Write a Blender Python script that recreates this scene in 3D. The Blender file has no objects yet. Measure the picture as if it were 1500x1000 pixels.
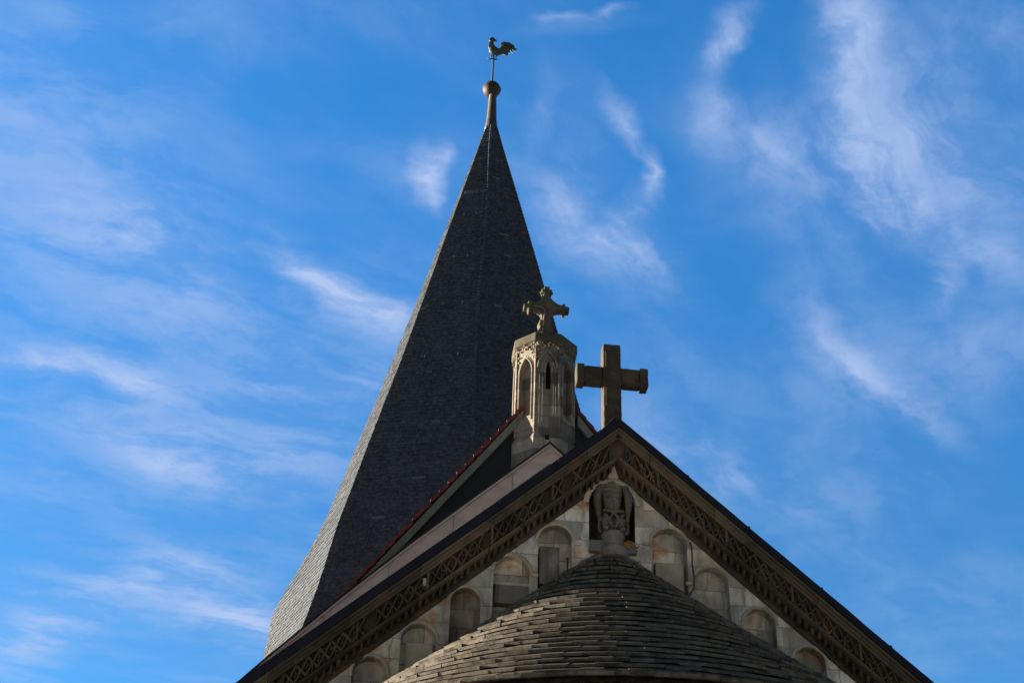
import bpy, bmesh, math, random
from mathutils import Vector, Matrix, noise
from mathutils.geometry import tessellate_polygon
R = math.radians
rnd = random.Random(7)
S = bpy.context.scene
COL = S.collection

# ------------------------------------------------------------------ camera
YAW, PITCH, ROLL = 0.09343837, 0.59685607, 0.03481746
f = Vector((math.sin(YAW)*math.cos(PITCH), math.cos(YAW)*math.cos(PITCH), math.sin(PITCH)))
r0 = Vector((math.cos(YAW), -math.sin(YAW), 0)); u0 = r0.cross(f)
up = u0*math.cos(ROLL) - r0*math.sin(ROLL); rt = r0*math.cos(ROLL) + u0*math.sin(ROLL)
cam = bpy.data.objects.new('camera', bpy.data.cameras.new('camera'))
cam.matrix_world = Matrix(((rt.x, up.x, -f.x, -3.1517), (rt.y, up.y, -f.y, -17.0), (rt.z, up.z, -f.z, 1.6), (0, 0, 0, 1)))
cam.data.sensor_width = 36; cam.data.lens = 48; cam.data.clip_start = .1; cam.data.clip_end = 8000
COL.objects.link(cam); S.camera = cam

# ------------------------------------------------------------------ light
SUN_AZ, SUN_EL = R(109.5), R(9)           # azimuth from -Y towards -X
SV = Vector((-math.sin(SUN_AZ)*math.cos(SUN_EL), -math.cos(SUN_AZ)*math.cos(SUN_EL), math.sin(SUN_EL)))
sl = bpy.data.lights.new('sun', 'SUN'); sl.energy = 5.0; sl.angle = R(.5); sl.color = (1, .87, .68)
so = bpy.data.objects.new('sun', sl); so.rotation_euler = SV.to_track_quat('Z', 'Y').to_euler(); COL.objects.link(so)
S.view_settings.view_transform = 'Standard'; S.view_settings.look = 'None'
S.view_settings.exposure = 3.0; S.view_settings.gamma = 1

# ------------------------------------------------------------------ sky
W = bpy.data.worlds.new('World'); S.world = W; W.use_nodes = True
nt = W.node_tree; nt.nodes.clear(); N = nt.nodes; L = nt.links
def node(t, **kw):
    n = N.new(t)
    for k, v in kw.items(): setattr(n, k, v)
    return n
sky = node('ShaderNodeTexSky', sky_type='NISHITA', sun_disc=False, sun_elevation=SUN_EL, sun_rotation=-(math.pi-SUN_AZ),
           air_density=1.0, dust_density=.3, ozone_density=2.5, altitude=100)
tint = node('ShaderNodeMix', data_type='RGBA', blend_type='MULTIPLY'); tint.inputs[0].default_value = 1
L.new(sky.outputs[0], tint.inputs[6]); tint.inputs[7].default_value = (.213, .570, .830, 1)
tc = node('ShaderNodeTexCoord')
sep = node('ShaderNodeSeparateXYZ'); L.new(tc.outputs['Generated'], sep.inputs[0])
def mth(op, a, b=None, c=None, clamp=False):
    n = node('ShaderNodeMath', operation=op, use_clamp=clamp)
    for i, v in enumerate((a, b, c)):
        if v is None: continue
        if isinstance(v, (int, float)): n.inputs[i].default_value = v
        else: L.new(v, n.inputs[i])
    return n.outputs[0]
zc = mth('MAXIMUM', sep.outputs[2], .08)
cmb = node('ShaderNodeCombineXYZ'); L.new(mth('DIVIDE', sep.outputs[0], zc), cmb.inputs[0]); L.new(mth('DIVIDE', sep.outputs[1], zc), cmb.inputs[1])
PL = cmb.outputs[0]                        # position on a flat cloud layer at height 1
def nz(vec, scale, detail, rough, dist=0., col=False):
    n = node('ShaderNodeTexNoise'); L.new(vec, n.inputs['Vector']); n.inputs['Scale'].default_value = scale
    n.inputs['Detail'].default_value = detail; n.inputs['Roughness'].default_value = rough; n.inputs['Distortion'].default_value = dist
    return n.outputs['Color' if col else 'Fac']
def vm(op, a, b):
    n = node('ShaderNodeVectorMath', operation=op)
    for i, v in enumerate((a, b)):
        if isinstance(v, tuple): n.inputs[i].default_value = v
        else: L.new(v, n.inputs[i])
    return n.outputs[0]
warp = vm('ADD', vm('MULTIPLY', vm('SUBTRACT', nz(PL, 3.2, 3, .55, 0, True), (.5, .5, .5)), (.13, .13, 0)),
          vm('MULTIPLY', vm('SUBTRACT', nz(PL, 12, 4, .6, 0, True), (.5, .5, .5)), (.05, .05, 0)))
PW = vm('ADD', PL, warp)
# cirrus tufts on the cloud layer: x, y, angle, half length, half width, strength
WISPS = [(-0.1415, 1.3448, 0.777, 0.0795, 0.0368, 0.55), (-0.0937, 1.3833, 0.549, 0.0963, 0.0466, 0.6), (-0.029, 1.4174, 0.312, 0.1074, 0.0661, 0.7), (-0.141, 1.3175, 1.23, 0.0786, 0.0381, 0.25), (0.0157, 1.1455, 1.267, 0.0689, 0.0288, 1.0), (0.0282, 1.11, 1.243, 0.0394, 0.0172, 0.4), (-0.0124, 1.1496, 0.532, 0.0796, 0.0434, 0.2), (0.1315, 0.9143, -0.087, 0.0272, 0.0106, 0.4), (0.1685, 0.9056, -0.429, 0.0267, 0.0113, 0.6), (0.146, 0.9217, -0.184, 0.0715, 0.0216, 0.2), (0.2373, 1.1102, 1.583, 0.0625, 0.0199, 1.0), (0.2248, 1.1735, 1.804, 0.0676, 0.0289, 0.75), (0.2031, 1.0418, 1.009, 0.0853, 0.023, 0.6), (0.1163, 1.0285, 1.671, 0.0712, 0.0245, 0.45), (0.1422, 1.1677, 1.025, 0.1097, 0.0521, 0.4), (0.216, 1.2373, 0.629, 0.1682, 0.077, 0.35), (0.2705, 1.2891, 0.786, 0.1829, 0.0733, 0.32), (0.1623, 1.096, 1.053, 0.2139, 0.0902, 0.18), (0.2833, 0.9001, 1.733, 0.073, 0.0313, 0.45), (0.2825, 0.9274, 2.031, 0.0421, 0.0255, 0.5), (0.2972, 1.0076, 1.121, 0.1096, 0.0356, 0.35), (0.3613, 1.0506, 0.548, 0.1468, 0.0632, 0.28), (0.4215, 1.1564, 0.805, 0.2613, 0.0977, 0.22), (0.4004, 0.8836, 1.305, 0.1186, 0.052, 0.55), (0.4328, 0.978, 1.092, 0.1563, 0.0617, 0.5), (0.5025, 1.0911, 0.892, 0.1397, 0.0538, 0.5), (0.5737, 1.1583, 0.727, 0.1481, 0.0516, 0.5), (0.6657, 1.2155, 0.583, 0.1371, 0.0481, 0.4), (0.6388, 1.2817, 1.459, 0.0831, 0.0267, 0.35), (0.5194, 1.0117, 0.99, 0.2774, 0.1212, 0.32), (0.4711, 1.1132, 0.497, 0.2266, 0.13, 0.25), (0.5907, 1.0226, 0.886, 0.2521, 0.1085, 0.3), (0.5293, 0.8567, 0.604, 0.1188, 0.0611, 0.45), (0.524, 1.3735, 0.831, 0.1695, 0.06, 0.3), (0.6035, 1.4657, 0.691, 0.158, 0.0579, 0.4), (0.7266, 1.5706, 0.692, 0.1595, 0.0485, 0.45), (0.7122, 1.4317, -0.863, 0.2767, 0.1884, 0.12), (0.4029, 1.6915, 0.767, 0.2316, 0.1077, 0.42), (0.5361, 1.774, 0.497, 0.2848, 0.145, 0.22), (0.3129, 1.4865, 1.079, 0.2138, 0.0915, 0.2), (-0.4555, 1.6294, 0.179, 0.1545, 0.0637, 0.65), (-0.343, 1.6557, 0.416, 0.1372, 0.0637, 0.45), (-0.0876, 1.6238, 0.067, 0.2129, 0.1135, 0.35), (-0.3379, 1.8551, 0.67, 0.2092, 0.1243, 0.35), (-0.194, 1.8419, 0.398, 0.277, 0.1784, 0.28), (-0.2794, 1.5064, 0.07, 0.5192, 0.2733, 0.16), (-0.2561, 2.5048, 0.947, 0.2386, 0.1556, 0.65), (-0.3057, 2.376, 0.531, 0.3725, 0.2552, 0.35), (-0.6995, 2.6659, -1.075, 0.3664, 0.1376, 0.6), (-0.5215, 2.384, -0.716, 0.3114, 0.1643, 0.4), (-0.3813, 2.2628, -0.389, 0.1415, 0.1082, 0.3), (-0.4134, 2.0749, 0.287, 0.5692, 0.3462, 0.16), (-0.3772, 1.0255, 0.143, 0.2917, 0.225, 0.22), (-0.3926, 1.2408, 0.735, 0.3326, 0.2556, 0.22), (-0.3215, 1.3652, 0.877, 0.1575, 0.1177, 0.2), (-0.3792, 1.7698, 0.091, 0.5702, 0.3751, 0.2), (-0.3882, 1.2895, 0.124, 0.2654, 0.1724, 0.2), (-0.233, 1.468, 0.116, 0.444, 0.2443, 0.16)]
total = None
for (x, y, a, hl, hw, st) in WISPS:
    mp = node('ShaderNodeMapping', vector_type='TEXTURE'); L.new(PW, mp.inputs[0])
    mp.inputs[1].default_value = (x, y, 0); mp.inputs[2].default_value = (0, 0, a); mp.inputs[3].default_value = (hl, hw, 1)
    g = node('ShaderNodeTexGradient', gradient_type='SPHERICAL'); L.new(mp.outputs[0], g.inputs[0])
    v = mth('MULTIPLY', mth('POWER', g.outputs['Fac'], 1.35), st*.82)
    total = v if total is None else mth('ADD', total, v)
def streak(ang, stretch, sc, det, ro, seed):
    mp = node('ShaderNodeMapping', vector_type='TEXTURE'); L.new(PW, mp.inputs[0])
    mp.inputs[1].default_value = (seed, seed*.7, 0); mp.inputs[2].default_value = (0, 0, R(ang)); mp.inputs[3].default_value = (stretch, 1, 1)
    return nz(mp.outputs[0], sc, det, ro, .25)
filL = streak(18, 2.2, 9, 8, .60, 1.3)
filR = streak(53, 3.4, 9, 8, .60, 4.1)
sx_ = node('ShaderNodeSeparateXYZ'); L.new(PL, sx_.inputs[0])
side = node('ShaderNodeMapRange', interpolation_type='SMOOTHSTEP'); L.new(sx_.outputs[0], side.inputs[0]); side.inputs[1].default_value = -.1; side.inputs[2].default_value = .25
mx = node('ShaderNodeMix', data_type='FLOAT'); L.new(side.outputs[0], mx.inputs[0]); L.new(filL, mx.inputs[2]); L.new(filR, mx.inputs[3])
ff = mth('ADD', mth('MULTIPLY', mx.outputs[0], .72), mth('MULTIPLY', nz(PW, 14, 8, .68), .28))
mr = node('ShaderNodeMapRange', interpolation_type='SMOOTHSTEP'); L.new(ff, mr.inputs[0]); mr.inputs[1].default_value = .38; mr.inputs[2].default_value = .63; mr.inputs[3].default_value = .30; mr.inputs[4].default_value = 1.5
base = nz(PL, 2.2, 5, .55, .3)
mb_ = node('ShaderNodeMapRange', interpolation_type='SMOOTHSTEP'); L.new(base, mb_.inputs[0]); mb_.inputs[1].default_value = .36; mb_.inputs[2].default_value = .70; mb_.inputs[3].default_value = 0; mb_.inputs[4].default_value = .16
amt = mth('MULTIPLY', mth('ADD', total, mb_.outputs[0]), mr.outputs[0])
amt = mth('MINIMUM', amt, .88)
cl = node('ShaderNodeMix', data_type='RGBA'); L.new(amt, cl.inputs[0]); ge = node('ShaderNodeMapRange', interpolation_type='SMOOTHSTEP'); L.new(sep.outputs[2], ge.inputs[0]); ge.inputs[1].default_value = .34; ge.inputs[2].default_value = .72
gc = node('ShaderNodeMix', data_type='RGBA'); L.new(ge.outputs[0], gc.inputs[0]); gc.inputs[6].default_value = (1.12, .95, .92, 1); gc.inputs[7].default_value = (.90, 1.22, 1.27, 1)
gm = node('ShaderNodeMix', data_type='RGBA', blend_type='MULTIPLY'); gm.inputs[0].default_value = 1; L.new(tint.outputs[2], gm.inputs[6]); L.new(gc.outputs[2], gm.inputs[7])
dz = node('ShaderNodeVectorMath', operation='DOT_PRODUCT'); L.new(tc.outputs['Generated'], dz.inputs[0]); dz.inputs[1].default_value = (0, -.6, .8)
zm = node('ShaderNodeMapRange', interpolation_type='SMOOTHSTEP'); L.new(dz.outputs['Value'], zm.inputs[0]); zm.inputs[1].default_value = .28; zm.inputs[2].default_value = .75; zm.inputs[3].default_value = 1; zm.inputs[4].default_value = .16  # added falloff: unseen sky overhead and behind camera dimmed to deepen shade
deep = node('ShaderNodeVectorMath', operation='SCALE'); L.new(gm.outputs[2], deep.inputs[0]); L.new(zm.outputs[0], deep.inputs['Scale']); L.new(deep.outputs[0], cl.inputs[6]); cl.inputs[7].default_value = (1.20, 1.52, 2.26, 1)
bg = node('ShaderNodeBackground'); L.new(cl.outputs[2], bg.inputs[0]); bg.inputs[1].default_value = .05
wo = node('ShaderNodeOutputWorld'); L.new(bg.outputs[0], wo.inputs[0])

# ------------------------------------------------------------------ materials
class M:
    def __init__(s, name, rough=.85, spec=.3):
        s.m = bpy.data.materials.new(name); s.m.use_nodes = True
        s.t = s.m.node_tree; s.n = s.t.nodes; s.l = s.t.links
        s.b = s.n['Principled BSDF']; s.b.inputs['Roughness'].default_value = rough
        s.b.inputs['Specular IOR Level'].default_value = spec
        s.co = s.n.new('ShaderNodeTexCoord').outputs['Object']
    def map(s, scale=(1, 1, 1), rot=(0, 0, 0), loc=(0, 0, 0)):
        m = s.n.new('ShaderNodeMapping'); s.l.new(s.co, m.inputs[0]); m.inputs[1].default_value = loc
        m.inputs[2].default_value = rot; m.inputs[3].default_value = scale; return m.outputs[0]
    def noise(s, sc, det=6, ro=.6, vec=None, dist=0):
        n = s.n.new('ShaderNodeTexNoise'); s.l.new(vec or s.co, n.inputs['Vector']); n.inputs['Scale'].default_value = sc
        n.inputs['Detail'].default_value = det; n.inputs['Roughness'].default_value = ro; n.inputs['Distortion'].default_value = dist
        return n.outputs['Fac']
    def ramp(s, fac, pts):
        r = s.n.new('ShaderNodeValToRGB'); s.l.new(fac, r.inputs[0]); e = r.color_ramp.elements
        while len(e) < len(pts): e.new(.5)
        for q, (p, c) in zip(e, pts):
            q.position = p; q.color = (c, c, c, 1) if isinstance(c, (int, float)) else (*c, 1)
        return r.outputs[0]
    def mix(s, fac, a, b, mode='MIX'):
        m = s.n.new('ShaderNodeMix'); m.data_type = 'RGBA'; m.blend_type = mode
        for i, v in ((0, fac), (6, a), (7, b)):
            if isinstance(v, (int, float)): m.inputs[i].default_value = v if i == 0 else (v, v, v, 1)
            elif isinstance(v, tuple): m.inputs[i].default_value = (*v, 1)
            else: s.l.new(v, m.inputs[i])
        return m.outputs[2]
    def color(s, c): s.l.new(c, s.b.inputs['Base Color']); return s
    def bump(s, h, strength=.5, dist=.02):
        b = s.n.new('ShaderNodeBump'); b.inputs['Strength'].default_value = strength; b.inputs['Distance'].default_value = dist
        s.l.new(h, b.inputs['Height']); s.l.new(b.outputs[0], s.b.inputs['Normal']); return s
    def math(s, op, a, b=0.):
        n = s.n.new('ShaderNodeMath'); n.operation = op
        for i, v in enumerate((a, b)):
            if isinstance(v, (int, float)): n.inputs[i].default_value = v
            else: s.l.new(v, n.inputs[i])
        return n.outputs[0]

def stone(name, c1, c2, block=None, stain=.5, orange=0., green=.0, joint=.45, seed=0., rough=.9, axis='XZ', dirt=.35):
    m = M(name, rough, .06)
    big = m.noise(1.3, 5, .6, m.map(loc=(seed, seed*2, 0)))
    col = m.mix(m.ramp(big, [(.42, 0), (.58, 1)]), c1, c2)
    fine = m.noise(14, 8, .7)
    h = m.noise(22, 8, .65)
    if block:
        bw, bh = block
        mp = m.n.new('ShaderNodeMapping'); m.l.new(m.co, mp.inputs[0])
        if axis == 'XZ': mp.inputs[2].default_value = (R(90), 0, 0)
        cx = m.n.new('ShaderNodeSeparateXYZ'); m.l.new(m.co, cx.inputs[0])
        cm = m.n.new('ShaderNodeCombineXYZ')
        hx = cx.outputs[0] if axis == 'XZ' else m.math('ADD', cx.outputs[0], m.math('MULTIPLY', cx.outputs[1], 1.03))
        wob = m.math('MULTIPLY', m.math('SUBTRACT', m.noise(1.6, 3, .6), .5), .17)
        m.l.new(m.math('ADD', hx, wob), cm.inputs[0]); m.l.new(m.math('ADD', cx.outputs[2], m.math('MULTIPLY', wob, .35)), cm.inputs[1])
        br = m.n.new('ShaderNodeTexBrick'); m.l.new(cm.outputs[0], br.inputs[0])
        br.offset = .5; br.squash = .8; br.squash_frequency = 3
        br.inputs['Scale'].default_value = 1; br.inputs['Brick Width'].default_value = bw; br.inputs['Row Height'].default_value = bh
        br.inputs['Mortar Size'].default_value = .009; br.inputs['Mortar Smooth'].default_value = .35
        br.inputs['Color1'].default_value = (.42, .43, .44, 1); br.inputs['Color2'].default_value = (1.38, 1.30, 1.18, 1); br.inputs['Mortar'].default_value = (joint, joint, joint, 1)
        col = m.mix(1., col, br.outputs['Color'], 'MULTIPLY')
        h = m.math('SUBTRACT', h, m.math('MULTIPLY', br.outputs['Fac'], 1.6))
    st = m.noise(2.6, 9, .68, m.map((1, 1, .45), loc=(seed+3, 0, seed)))
    col = m.mix(m.ramp(st, [(.40, 0), (.60, stain)]), col, tuple(v*.26 for v in c1))
    drip = m.noise(7, 6, .6, m.map((1, 1, .16), loc=(0, seed, 0)))
    col = m.mix(m.ramp(drip, [(.50, 0), (.74, dirt)]), col, (.035, .032, .03))
    col = m.mix(m.ramp(fine, [(.35, .28), (.7, 0)]), col, tuple(v*.45 for v in c2))
    if green: col = m.mix(m.ramp(m.noise(3.1, 6, .6, m.map(loc=(9, seed, 4))), [(.52, 0), (.68, green)]), col, (.085, .088, .04))
    if orange: col = m.mix(m.ramp(m.noise(1.9, 7, .6, m.map(loc=(seed, 5, 2))), [(.58, 0), (.68, orange)]), col, (.30, .13, .045))
    return m.color(col).bump(h, .55, .02).m

def slate(name, c1, c2, rough=.5, spec=.5, lichen=0., lc=(.3, .27, .2)):
    m = M(name, rough, spec)
    at = m.n.new('ShaderNodeAttribute'); at.attribute_name = 'piece'
    col = m.mix(m.ramp(at.outputs['Fac'], [(0, 0), (1, 1)]), c1, c2)
    col = m.mix(m.ramp(m.noise(1.1, 6, .6), [(.35, .45), (.65, 0)]), col, tuple(v*.5 for v in c1))
    col = m.mix(m.ramp(m.noise(30, 6, .7), [(.4, .35), (.7, 0)]), col, tuple(v*.55 for v in c1))
    if lichen: col = m.mix(m.ramp(m.noise(8, 9, .75), [(.46, 0), (.62, lichen)]), col, lc)
    return m.color(col).bump(m.noise(26, 8, .7), .5, .012).m

MT = {}
MT['gable'] = stone('gable stone', (.64, .55, .45), (.53, .52, .49), (.50, .27), .85, .8, .3, .5, 1., dirt=.55)
MT['niche'] = stone('niche stone', (.44, .39, .33), (.62, .57, .50), (.43, .27), .8, .8, .3, .4, 6.)
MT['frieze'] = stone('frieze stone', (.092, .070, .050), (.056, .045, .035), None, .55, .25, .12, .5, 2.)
MT['bed'] = stone('frieze bed stone', (.10, .07, .048), (.06, .047, .034), None, .4, .1, .1, .5, 2.)  # stone of the recessed band, tone close to the lattice stone
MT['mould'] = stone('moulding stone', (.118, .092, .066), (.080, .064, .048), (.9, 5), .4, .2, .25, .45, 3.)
MT['arch'] = stone('arch stone', (.48, .38, .28), (.33, .285, .22), None, .45, .12, .2, .5, 4.)
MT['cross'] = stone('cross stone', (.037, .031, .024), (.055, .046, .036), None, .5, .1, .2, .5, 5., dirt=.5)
MT['turret'] = stone('turret stone', (.195, .172, .155), (.15, .136, .124), (.46, .28), .4, 0, .08, .55, 8., axis='OCT', dirt=.5)
MT['turret_dark'] = stone('turret weathered stone', (.085, .074, .056), (.062, .054, .041), None, .5, 0, .5, .5, 9., dirt=.5)
MT['carving'] = stone('carved stone', (.34, .27, .20), (.13, .11, .085), None, .65, 0, .2, .5, 10., dirt=.7)
MT['sculpt'] = stone('sculpture stone', (.23, .20, .175), (.12, .105, .09), None, .6, 0, 0, .5, 11., dirt=.7)
MT['wall'] = stone('rubble stone', (.25, .225, .19), (.2, .19, .17), (.5, .27), .5, .2, .2, .45, 13., axis='OCT')
MT['rust'] = stone('rust stained stone', (.20, .15, .11), (.36, .31, .26), (.43, .27), .8, .95, .1, .5, 6.)
MT['niche_shade'] = stone('niche stone with painted shade', (.16, .14, .12), (.10, .09, .078), (.4, .3), .5, 0, 0, .5, 15.)  # deep niche stone coloured darker to stand for shade inside the recess
MT['mortar'] = stone('mortar', (.20, .19, .17), (.12, .115, .105), None, .5, 0, .15, .5, 14.)
MT['slate_apse'] = slate('stone slates', (.032, .029, .026), (.100, .088, .074), .92, .03, .42, (.135, .115, .09))
MT['slate_spire'] = slate('spire slates', (.020, .026, .039), (.034, .043, .059), .8, .12, .30, (.125, .118, .095))
MT['slate_dark'] = slate('dark slates', (.010, .011, .014), (.018, .019, .022), .7, .2)
def flat(name, c, rough=.6, spec=.4, metal=0., var=.35, scale=6):
    m = M(name, rough, spec); m.b.inputs['Metallic'].default_value = metal
    col = m.mix(m.ramp(m.noise(scale, 8, .65), [(.35, var), (.7, 0)]), c, tuple(v*.45 for v in c))
    return m.color(col).bump(m.noise(scale*5, 6, .6), .25, .01).m
MT['verge'] = flat('dark verge sheet', (.013, .013, .02), .8, .08)
MT['board'] = None
m = M('pale pink bargeboard', .75, .25)
c_ = m.mix(m.ramp(m.noise(2.2, 6, .6, m.map((1, 1, 2.5))), [(.35, 0), (.7, 1)]), (.36, .275, .245), (.27, .205, .175))
c_ = m.mix(m.ramp(m.noise(5, 8, .7), [(.5, 0), (.72, .45)]), c_, (.24, .15, .10))
MT['board'] = m.color(c_).bump(m.noise(30, 5, .6), .25, .01).m
MT['tile'] = flat('red clay tile', (.115, .026, .019), .8, .25, 0, .75, 5)
MT['board_grey'] = flat('weathered grey board', (.13, .135, .12), .85, .2, 0, .7, 4)
MT['lead'] = flat('lead sheet', (.075, .08, .095), .5, .4, .2, .6, 3)
MT['copper'] = flat('patinated copper', (.030, .042, .027), .6, .3, .0, .7, 3)
MT['ball'] = flat('tarnished copper', (.020, .014, .011), .65, .2, .0, .8, 4)
MT['neck'] = flat('dark oxidised sheet', (.030, .024, .019), .6, .3, 0, .6, 4)
MT['iron'] = flat('dark iron', (.022, .022, .024), .7, .2, .0)
MT['void'] = flat('dark interior', (.012, .011, .010), 1, 0)
MT['lichen'] = flat('orange lichen', (.26, .14, .045), .95, .1, 0, .6, 30)
MT['light'] = flat('pale stone chip', (.30, .28, .25), .9, .1, 0, .6, 20)
m = M('ground', .95, .1)
MT['ground'] = m.color(m.mix(m.noise(.15, 8, .6), (.43, .43, .39), (.52, .51, .46))).bump(m.noise(4, 6, .7), .5, .05).m

# ------------------------------------------------------------------ builders
class MB:
    def __init__(s): s.v = []; s.f = []; s.p = []; s.cur = .5
    def add(s, vs, fs):
        o = len(s.v); s.v += [tuple(v) for v in vs]; s.f += [tuple(i+o for i in q) for q in fs]; s.p += [s.cur]*len(fs)
    def hexa(s, a):    # 8 points: bottom ring 0-3, top ring 4-7
        s.add(a, [(3, 2, 1, 0), (4, 5, 6, 7), (0, 1, 5, 4), (1, 2, 6, 5), (2, 3, 7, 6), (3, 0, 4, 7)])
    def box(s, x0, x1, y0, y1, z0, z1, M_=None):
        a = [Vector(p) for p in ((x0, y0, z0), (x1, y0, z0), (x1, y1, z0), (x0, y1, z0), (x0, y0, z1), (x1, y0, z1), (x1, y1, z1), (x0, y1, z1))]
        if M_: a = [M_ @ p for p in a]
        s.hexa(a)
    def loft(s, rings, cap=True, closed=True):
        n = len(rings[0]); vs = [p for r in rings for p in r]; fs = []
        for i in range(len(rings)-1):
            for j in range(n if closed else n-1):
                k = (j+1) % n; fs.append((i*n+j, i*n+k, (i+1)*n+k, (i+1)*n+j))
        if cap: fs.append(tuple(range(n))[::-1]); fs.append(tuple(range((len(rings)-1)*n, len(rings)*n)))
        s.add(vs, fs)
    def tube(s, pts, rad, n=8, cap=True):
        pts = [Vector(p) for p in pts]; rings = []; ref = None
        for i, p in enumerate(pts):
            t = (pts[min(i+1, len(pts)-1)] - pts[max(i-1, 0)]).normalized()
            if ref is None: ref = t.orthogonal().normalized()
            ref = (ref - t*ref.dot(t)).normalized(); b = t.cross(ref)
            r = rad[i] if isinstance(rad, (list, tuple)) else rad
            rings.append([p + (ref*math.cos(2*math.pi*k/n) + b*math.sin(2*math.pi*k/n))*r for k in range(n)])
        s.loft(rings, cap)
    def blob(s, c, r, sub=1, jit=.0):
        bm = bmesh.new(); bmesh.ops.create_icosphere(bm, subdivisions=sub, radius=1)
        r = r if isinstance(r, (tuple, list)) else (r, r, r)
        vs = [Vector((v.co.x*r[0], v.co.y*r[1], v.co.z*r[2]))*(1+rnd.uniform(-jit, jit)) + Vector(c) for v in bm.verts]
        fs = [tuple(v.index for v in q.verts) for q in bm.faces]; bm.free(); s.add(vs, fs)
    def lathe(s, prof, c, n=24, phase=0.):
        s.loft([[Vector((c[0]+r*math.cos(phase+2*math.pi*k/n), c[1]+r*math.sin(phase+2*math.pi*k/n), z)) for k in range(n)] for r, z in prof])
    def prism(s, poly, y0, y1):     # outline in x,z extruded along y
        n = len(poly); tri = tessellate_polygon([[Vector((x, z, 0)) for x, z in poly]])
        vs = [Vector((x, y0, z)) for x, z in poly] + [Vector((x, y1, z)) for x, z in poly]
        fs = [t for t in tri] + [tuple(i+n for i in t)[::-1] for t in tri] + [(i, (i+1) % n, (i+1) % n+n, i+n) for i in range(n)]
        s.add(vs, fs)
    def panel(s, outer, holes, T, depth):   # outer and holes in (u,v); T(u,v,d) -> point; jamb strips go back by depth
        loops = [outer] + holes
        tri = tessellate_polygon([[Vector((u, v, 0)) for u, v in lp] for lp in loops])
        flat_ = [p for lp in loops for p in lp]
        s.add([T(u, v, 0) for u, v in flat_], [tuple(t) for t in tri])
        for h in holes:
            n = len(h); s.add([T(u, v, 0) for u, v in h] + [T(u, v, depth) for u, v in h], [(i, (i+1) % n, (i+1) % n+n, i+n) for i in range(n)])
    def build(s, name, mat, parent=None, smooth=False, bevel=0., recalc=True, origin=None):
        me = bpy.data.meshes.new(name); me.from_pydata(s.v, [], s.f); me.update()
        if recalc:
            bm = bmesh.new(); bm.from_mesh(me); bmesh.ops.recalc_face_normals(bm, faces=bm.faces); bm.to_mesh(me); bm.free()
        a = me.attributes.new('piece', 'FLOAT', 'FACE'); a.data.foreach_set('value', s.p)
        if smooth: me.polygons.foreach_set('use_smooth', [True]*len(me.polygons))
        me.materials.append(mat)
        o = bpy.data.objects.new(name, me); COL.objects.link(o)
        if parent:
            o.parent = parent; o.matrix_parent_inverse = Matrix.Translation(-parent.location)
        if bevel:
            b = o.modifiers.new('bevel', 'BEVEL'); b.width = bevel; b.segments = 2; b.limit_method = 'ANGLE'; b.angle_limit = R(35)
        return o
def thing(name, label, cat, loc, group=None):
    o = bpy.data.objects.new(name, None); o.empty_display_size = .3; o.location = loc; COL.objects.link(o)
    o['label'] = label; o['category'] = cat
    if group: o['group'] = group
    return o
def subpart(o, par, root):
    o.parent = par; o.matrix_parent_inverse = Matrix.Translation(-root.location); return o
def fuse(o, voxel, disp=0., size=.1):
    rm = o.modifiers.new('fuse', 'REMESH'); rm.mode = 'VOXEL'; rm.voxel_size = voxel; rm.use_smooth_shade = True
    sm = o.modifiers.new('soften', 'SMOOTH'); sm.factor = .5; sm.iterations = 2
    if disp:
        tx = bpy.data.textures.new('weather', 'CLOUDS'); tx.noise_scale = size
        d = o.modifiers.new('weather', 'DISPLACE'); d.texture = tx; d.strength = disp; d.texture_coords = 'GLOBAL'

def slate_piece(mb, tl, tr, br, bl, n, th, lift, top=.1, cham=.55):
    a = [bl + n*lift, br + n*lift, tr + n*lift*top, tl + n*lift*top]
    mb.cur = rnd.random(); bk = [(a[3]-a[0]).normalized(), (a[2]-a[1]).normalized(), Vector(), Vector()]
    mb.add(a + [p + n*th + q*th*cham for p, q in zip(a, bk)], [(4, 5, 6, 7), (0, 1, 5, 4), (1, 2, 6, 5), (3, 0, 4, 7), (3, 2, 1, 0)])

# ------------------------------------------------------------------ ground
mb = MB(); g_ = 40; st_ = 6000/g_
mb.add([(-3000+i*st_, -3000+j*st_, 0) for j in range(g_+1) for i in range(g_+1)], [(j*(g_+1)+i, j*(g_+1)+i+1, (j+1)*(g_+1)+i+1, (j+1)*(g_+1)+i) for j in range(g_) for i in range(g_)])
g = mb.build('ground', MT['ground'], recalc=False); g['kind'] = 'structure'

# ------------------------------------------------------------------ choir with its carved gable
H0, K = 11.994, .882
choir = thing('choir', 'pale weathered stone choir gable with arched niches and a carved sloping cornice', 'building', (0, 0, 0))
D_END = 5.95
def rake(sx, d, b, y): return Vector((sx*d, y, H0 - K*d - b))
def band(mb, sx, prof, d1=D_END, d0=0.):      # closed section (below, y) swept along the slope
    ds = [d0] + [d0+(d1-d0)*(k+rnd.uniform(-.3, .3))/16 for k in range(1, 16)] + [d1]
    mb.loft([[rake(sx, d, b+jz, y+jy) for b, y in prof] for d, jz, jy in [(d, 0 if d in (d0, d1) else rnd.uniform(-.0055, .0055), 0 if d in (d0, d1) else rnd.uniform(-.006, .006)) for d in ds]])
def arch_loop(cx, zs, r, zb, n=14):
    w1 = lambda k: 1+.05*noise.noise(Vector((cx*7.3, k*.45, zs)))
    pts = [(cx-r, zb)] + [(cx + r*w1(i)*math.cos(math.pi - math.pi*i/n), zs + r*w1(i+9)*math.sin(math.pi*i/n)) for i in range(n+1)] + [(cx+r, zb)]
    return pts[::-1]
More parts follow.
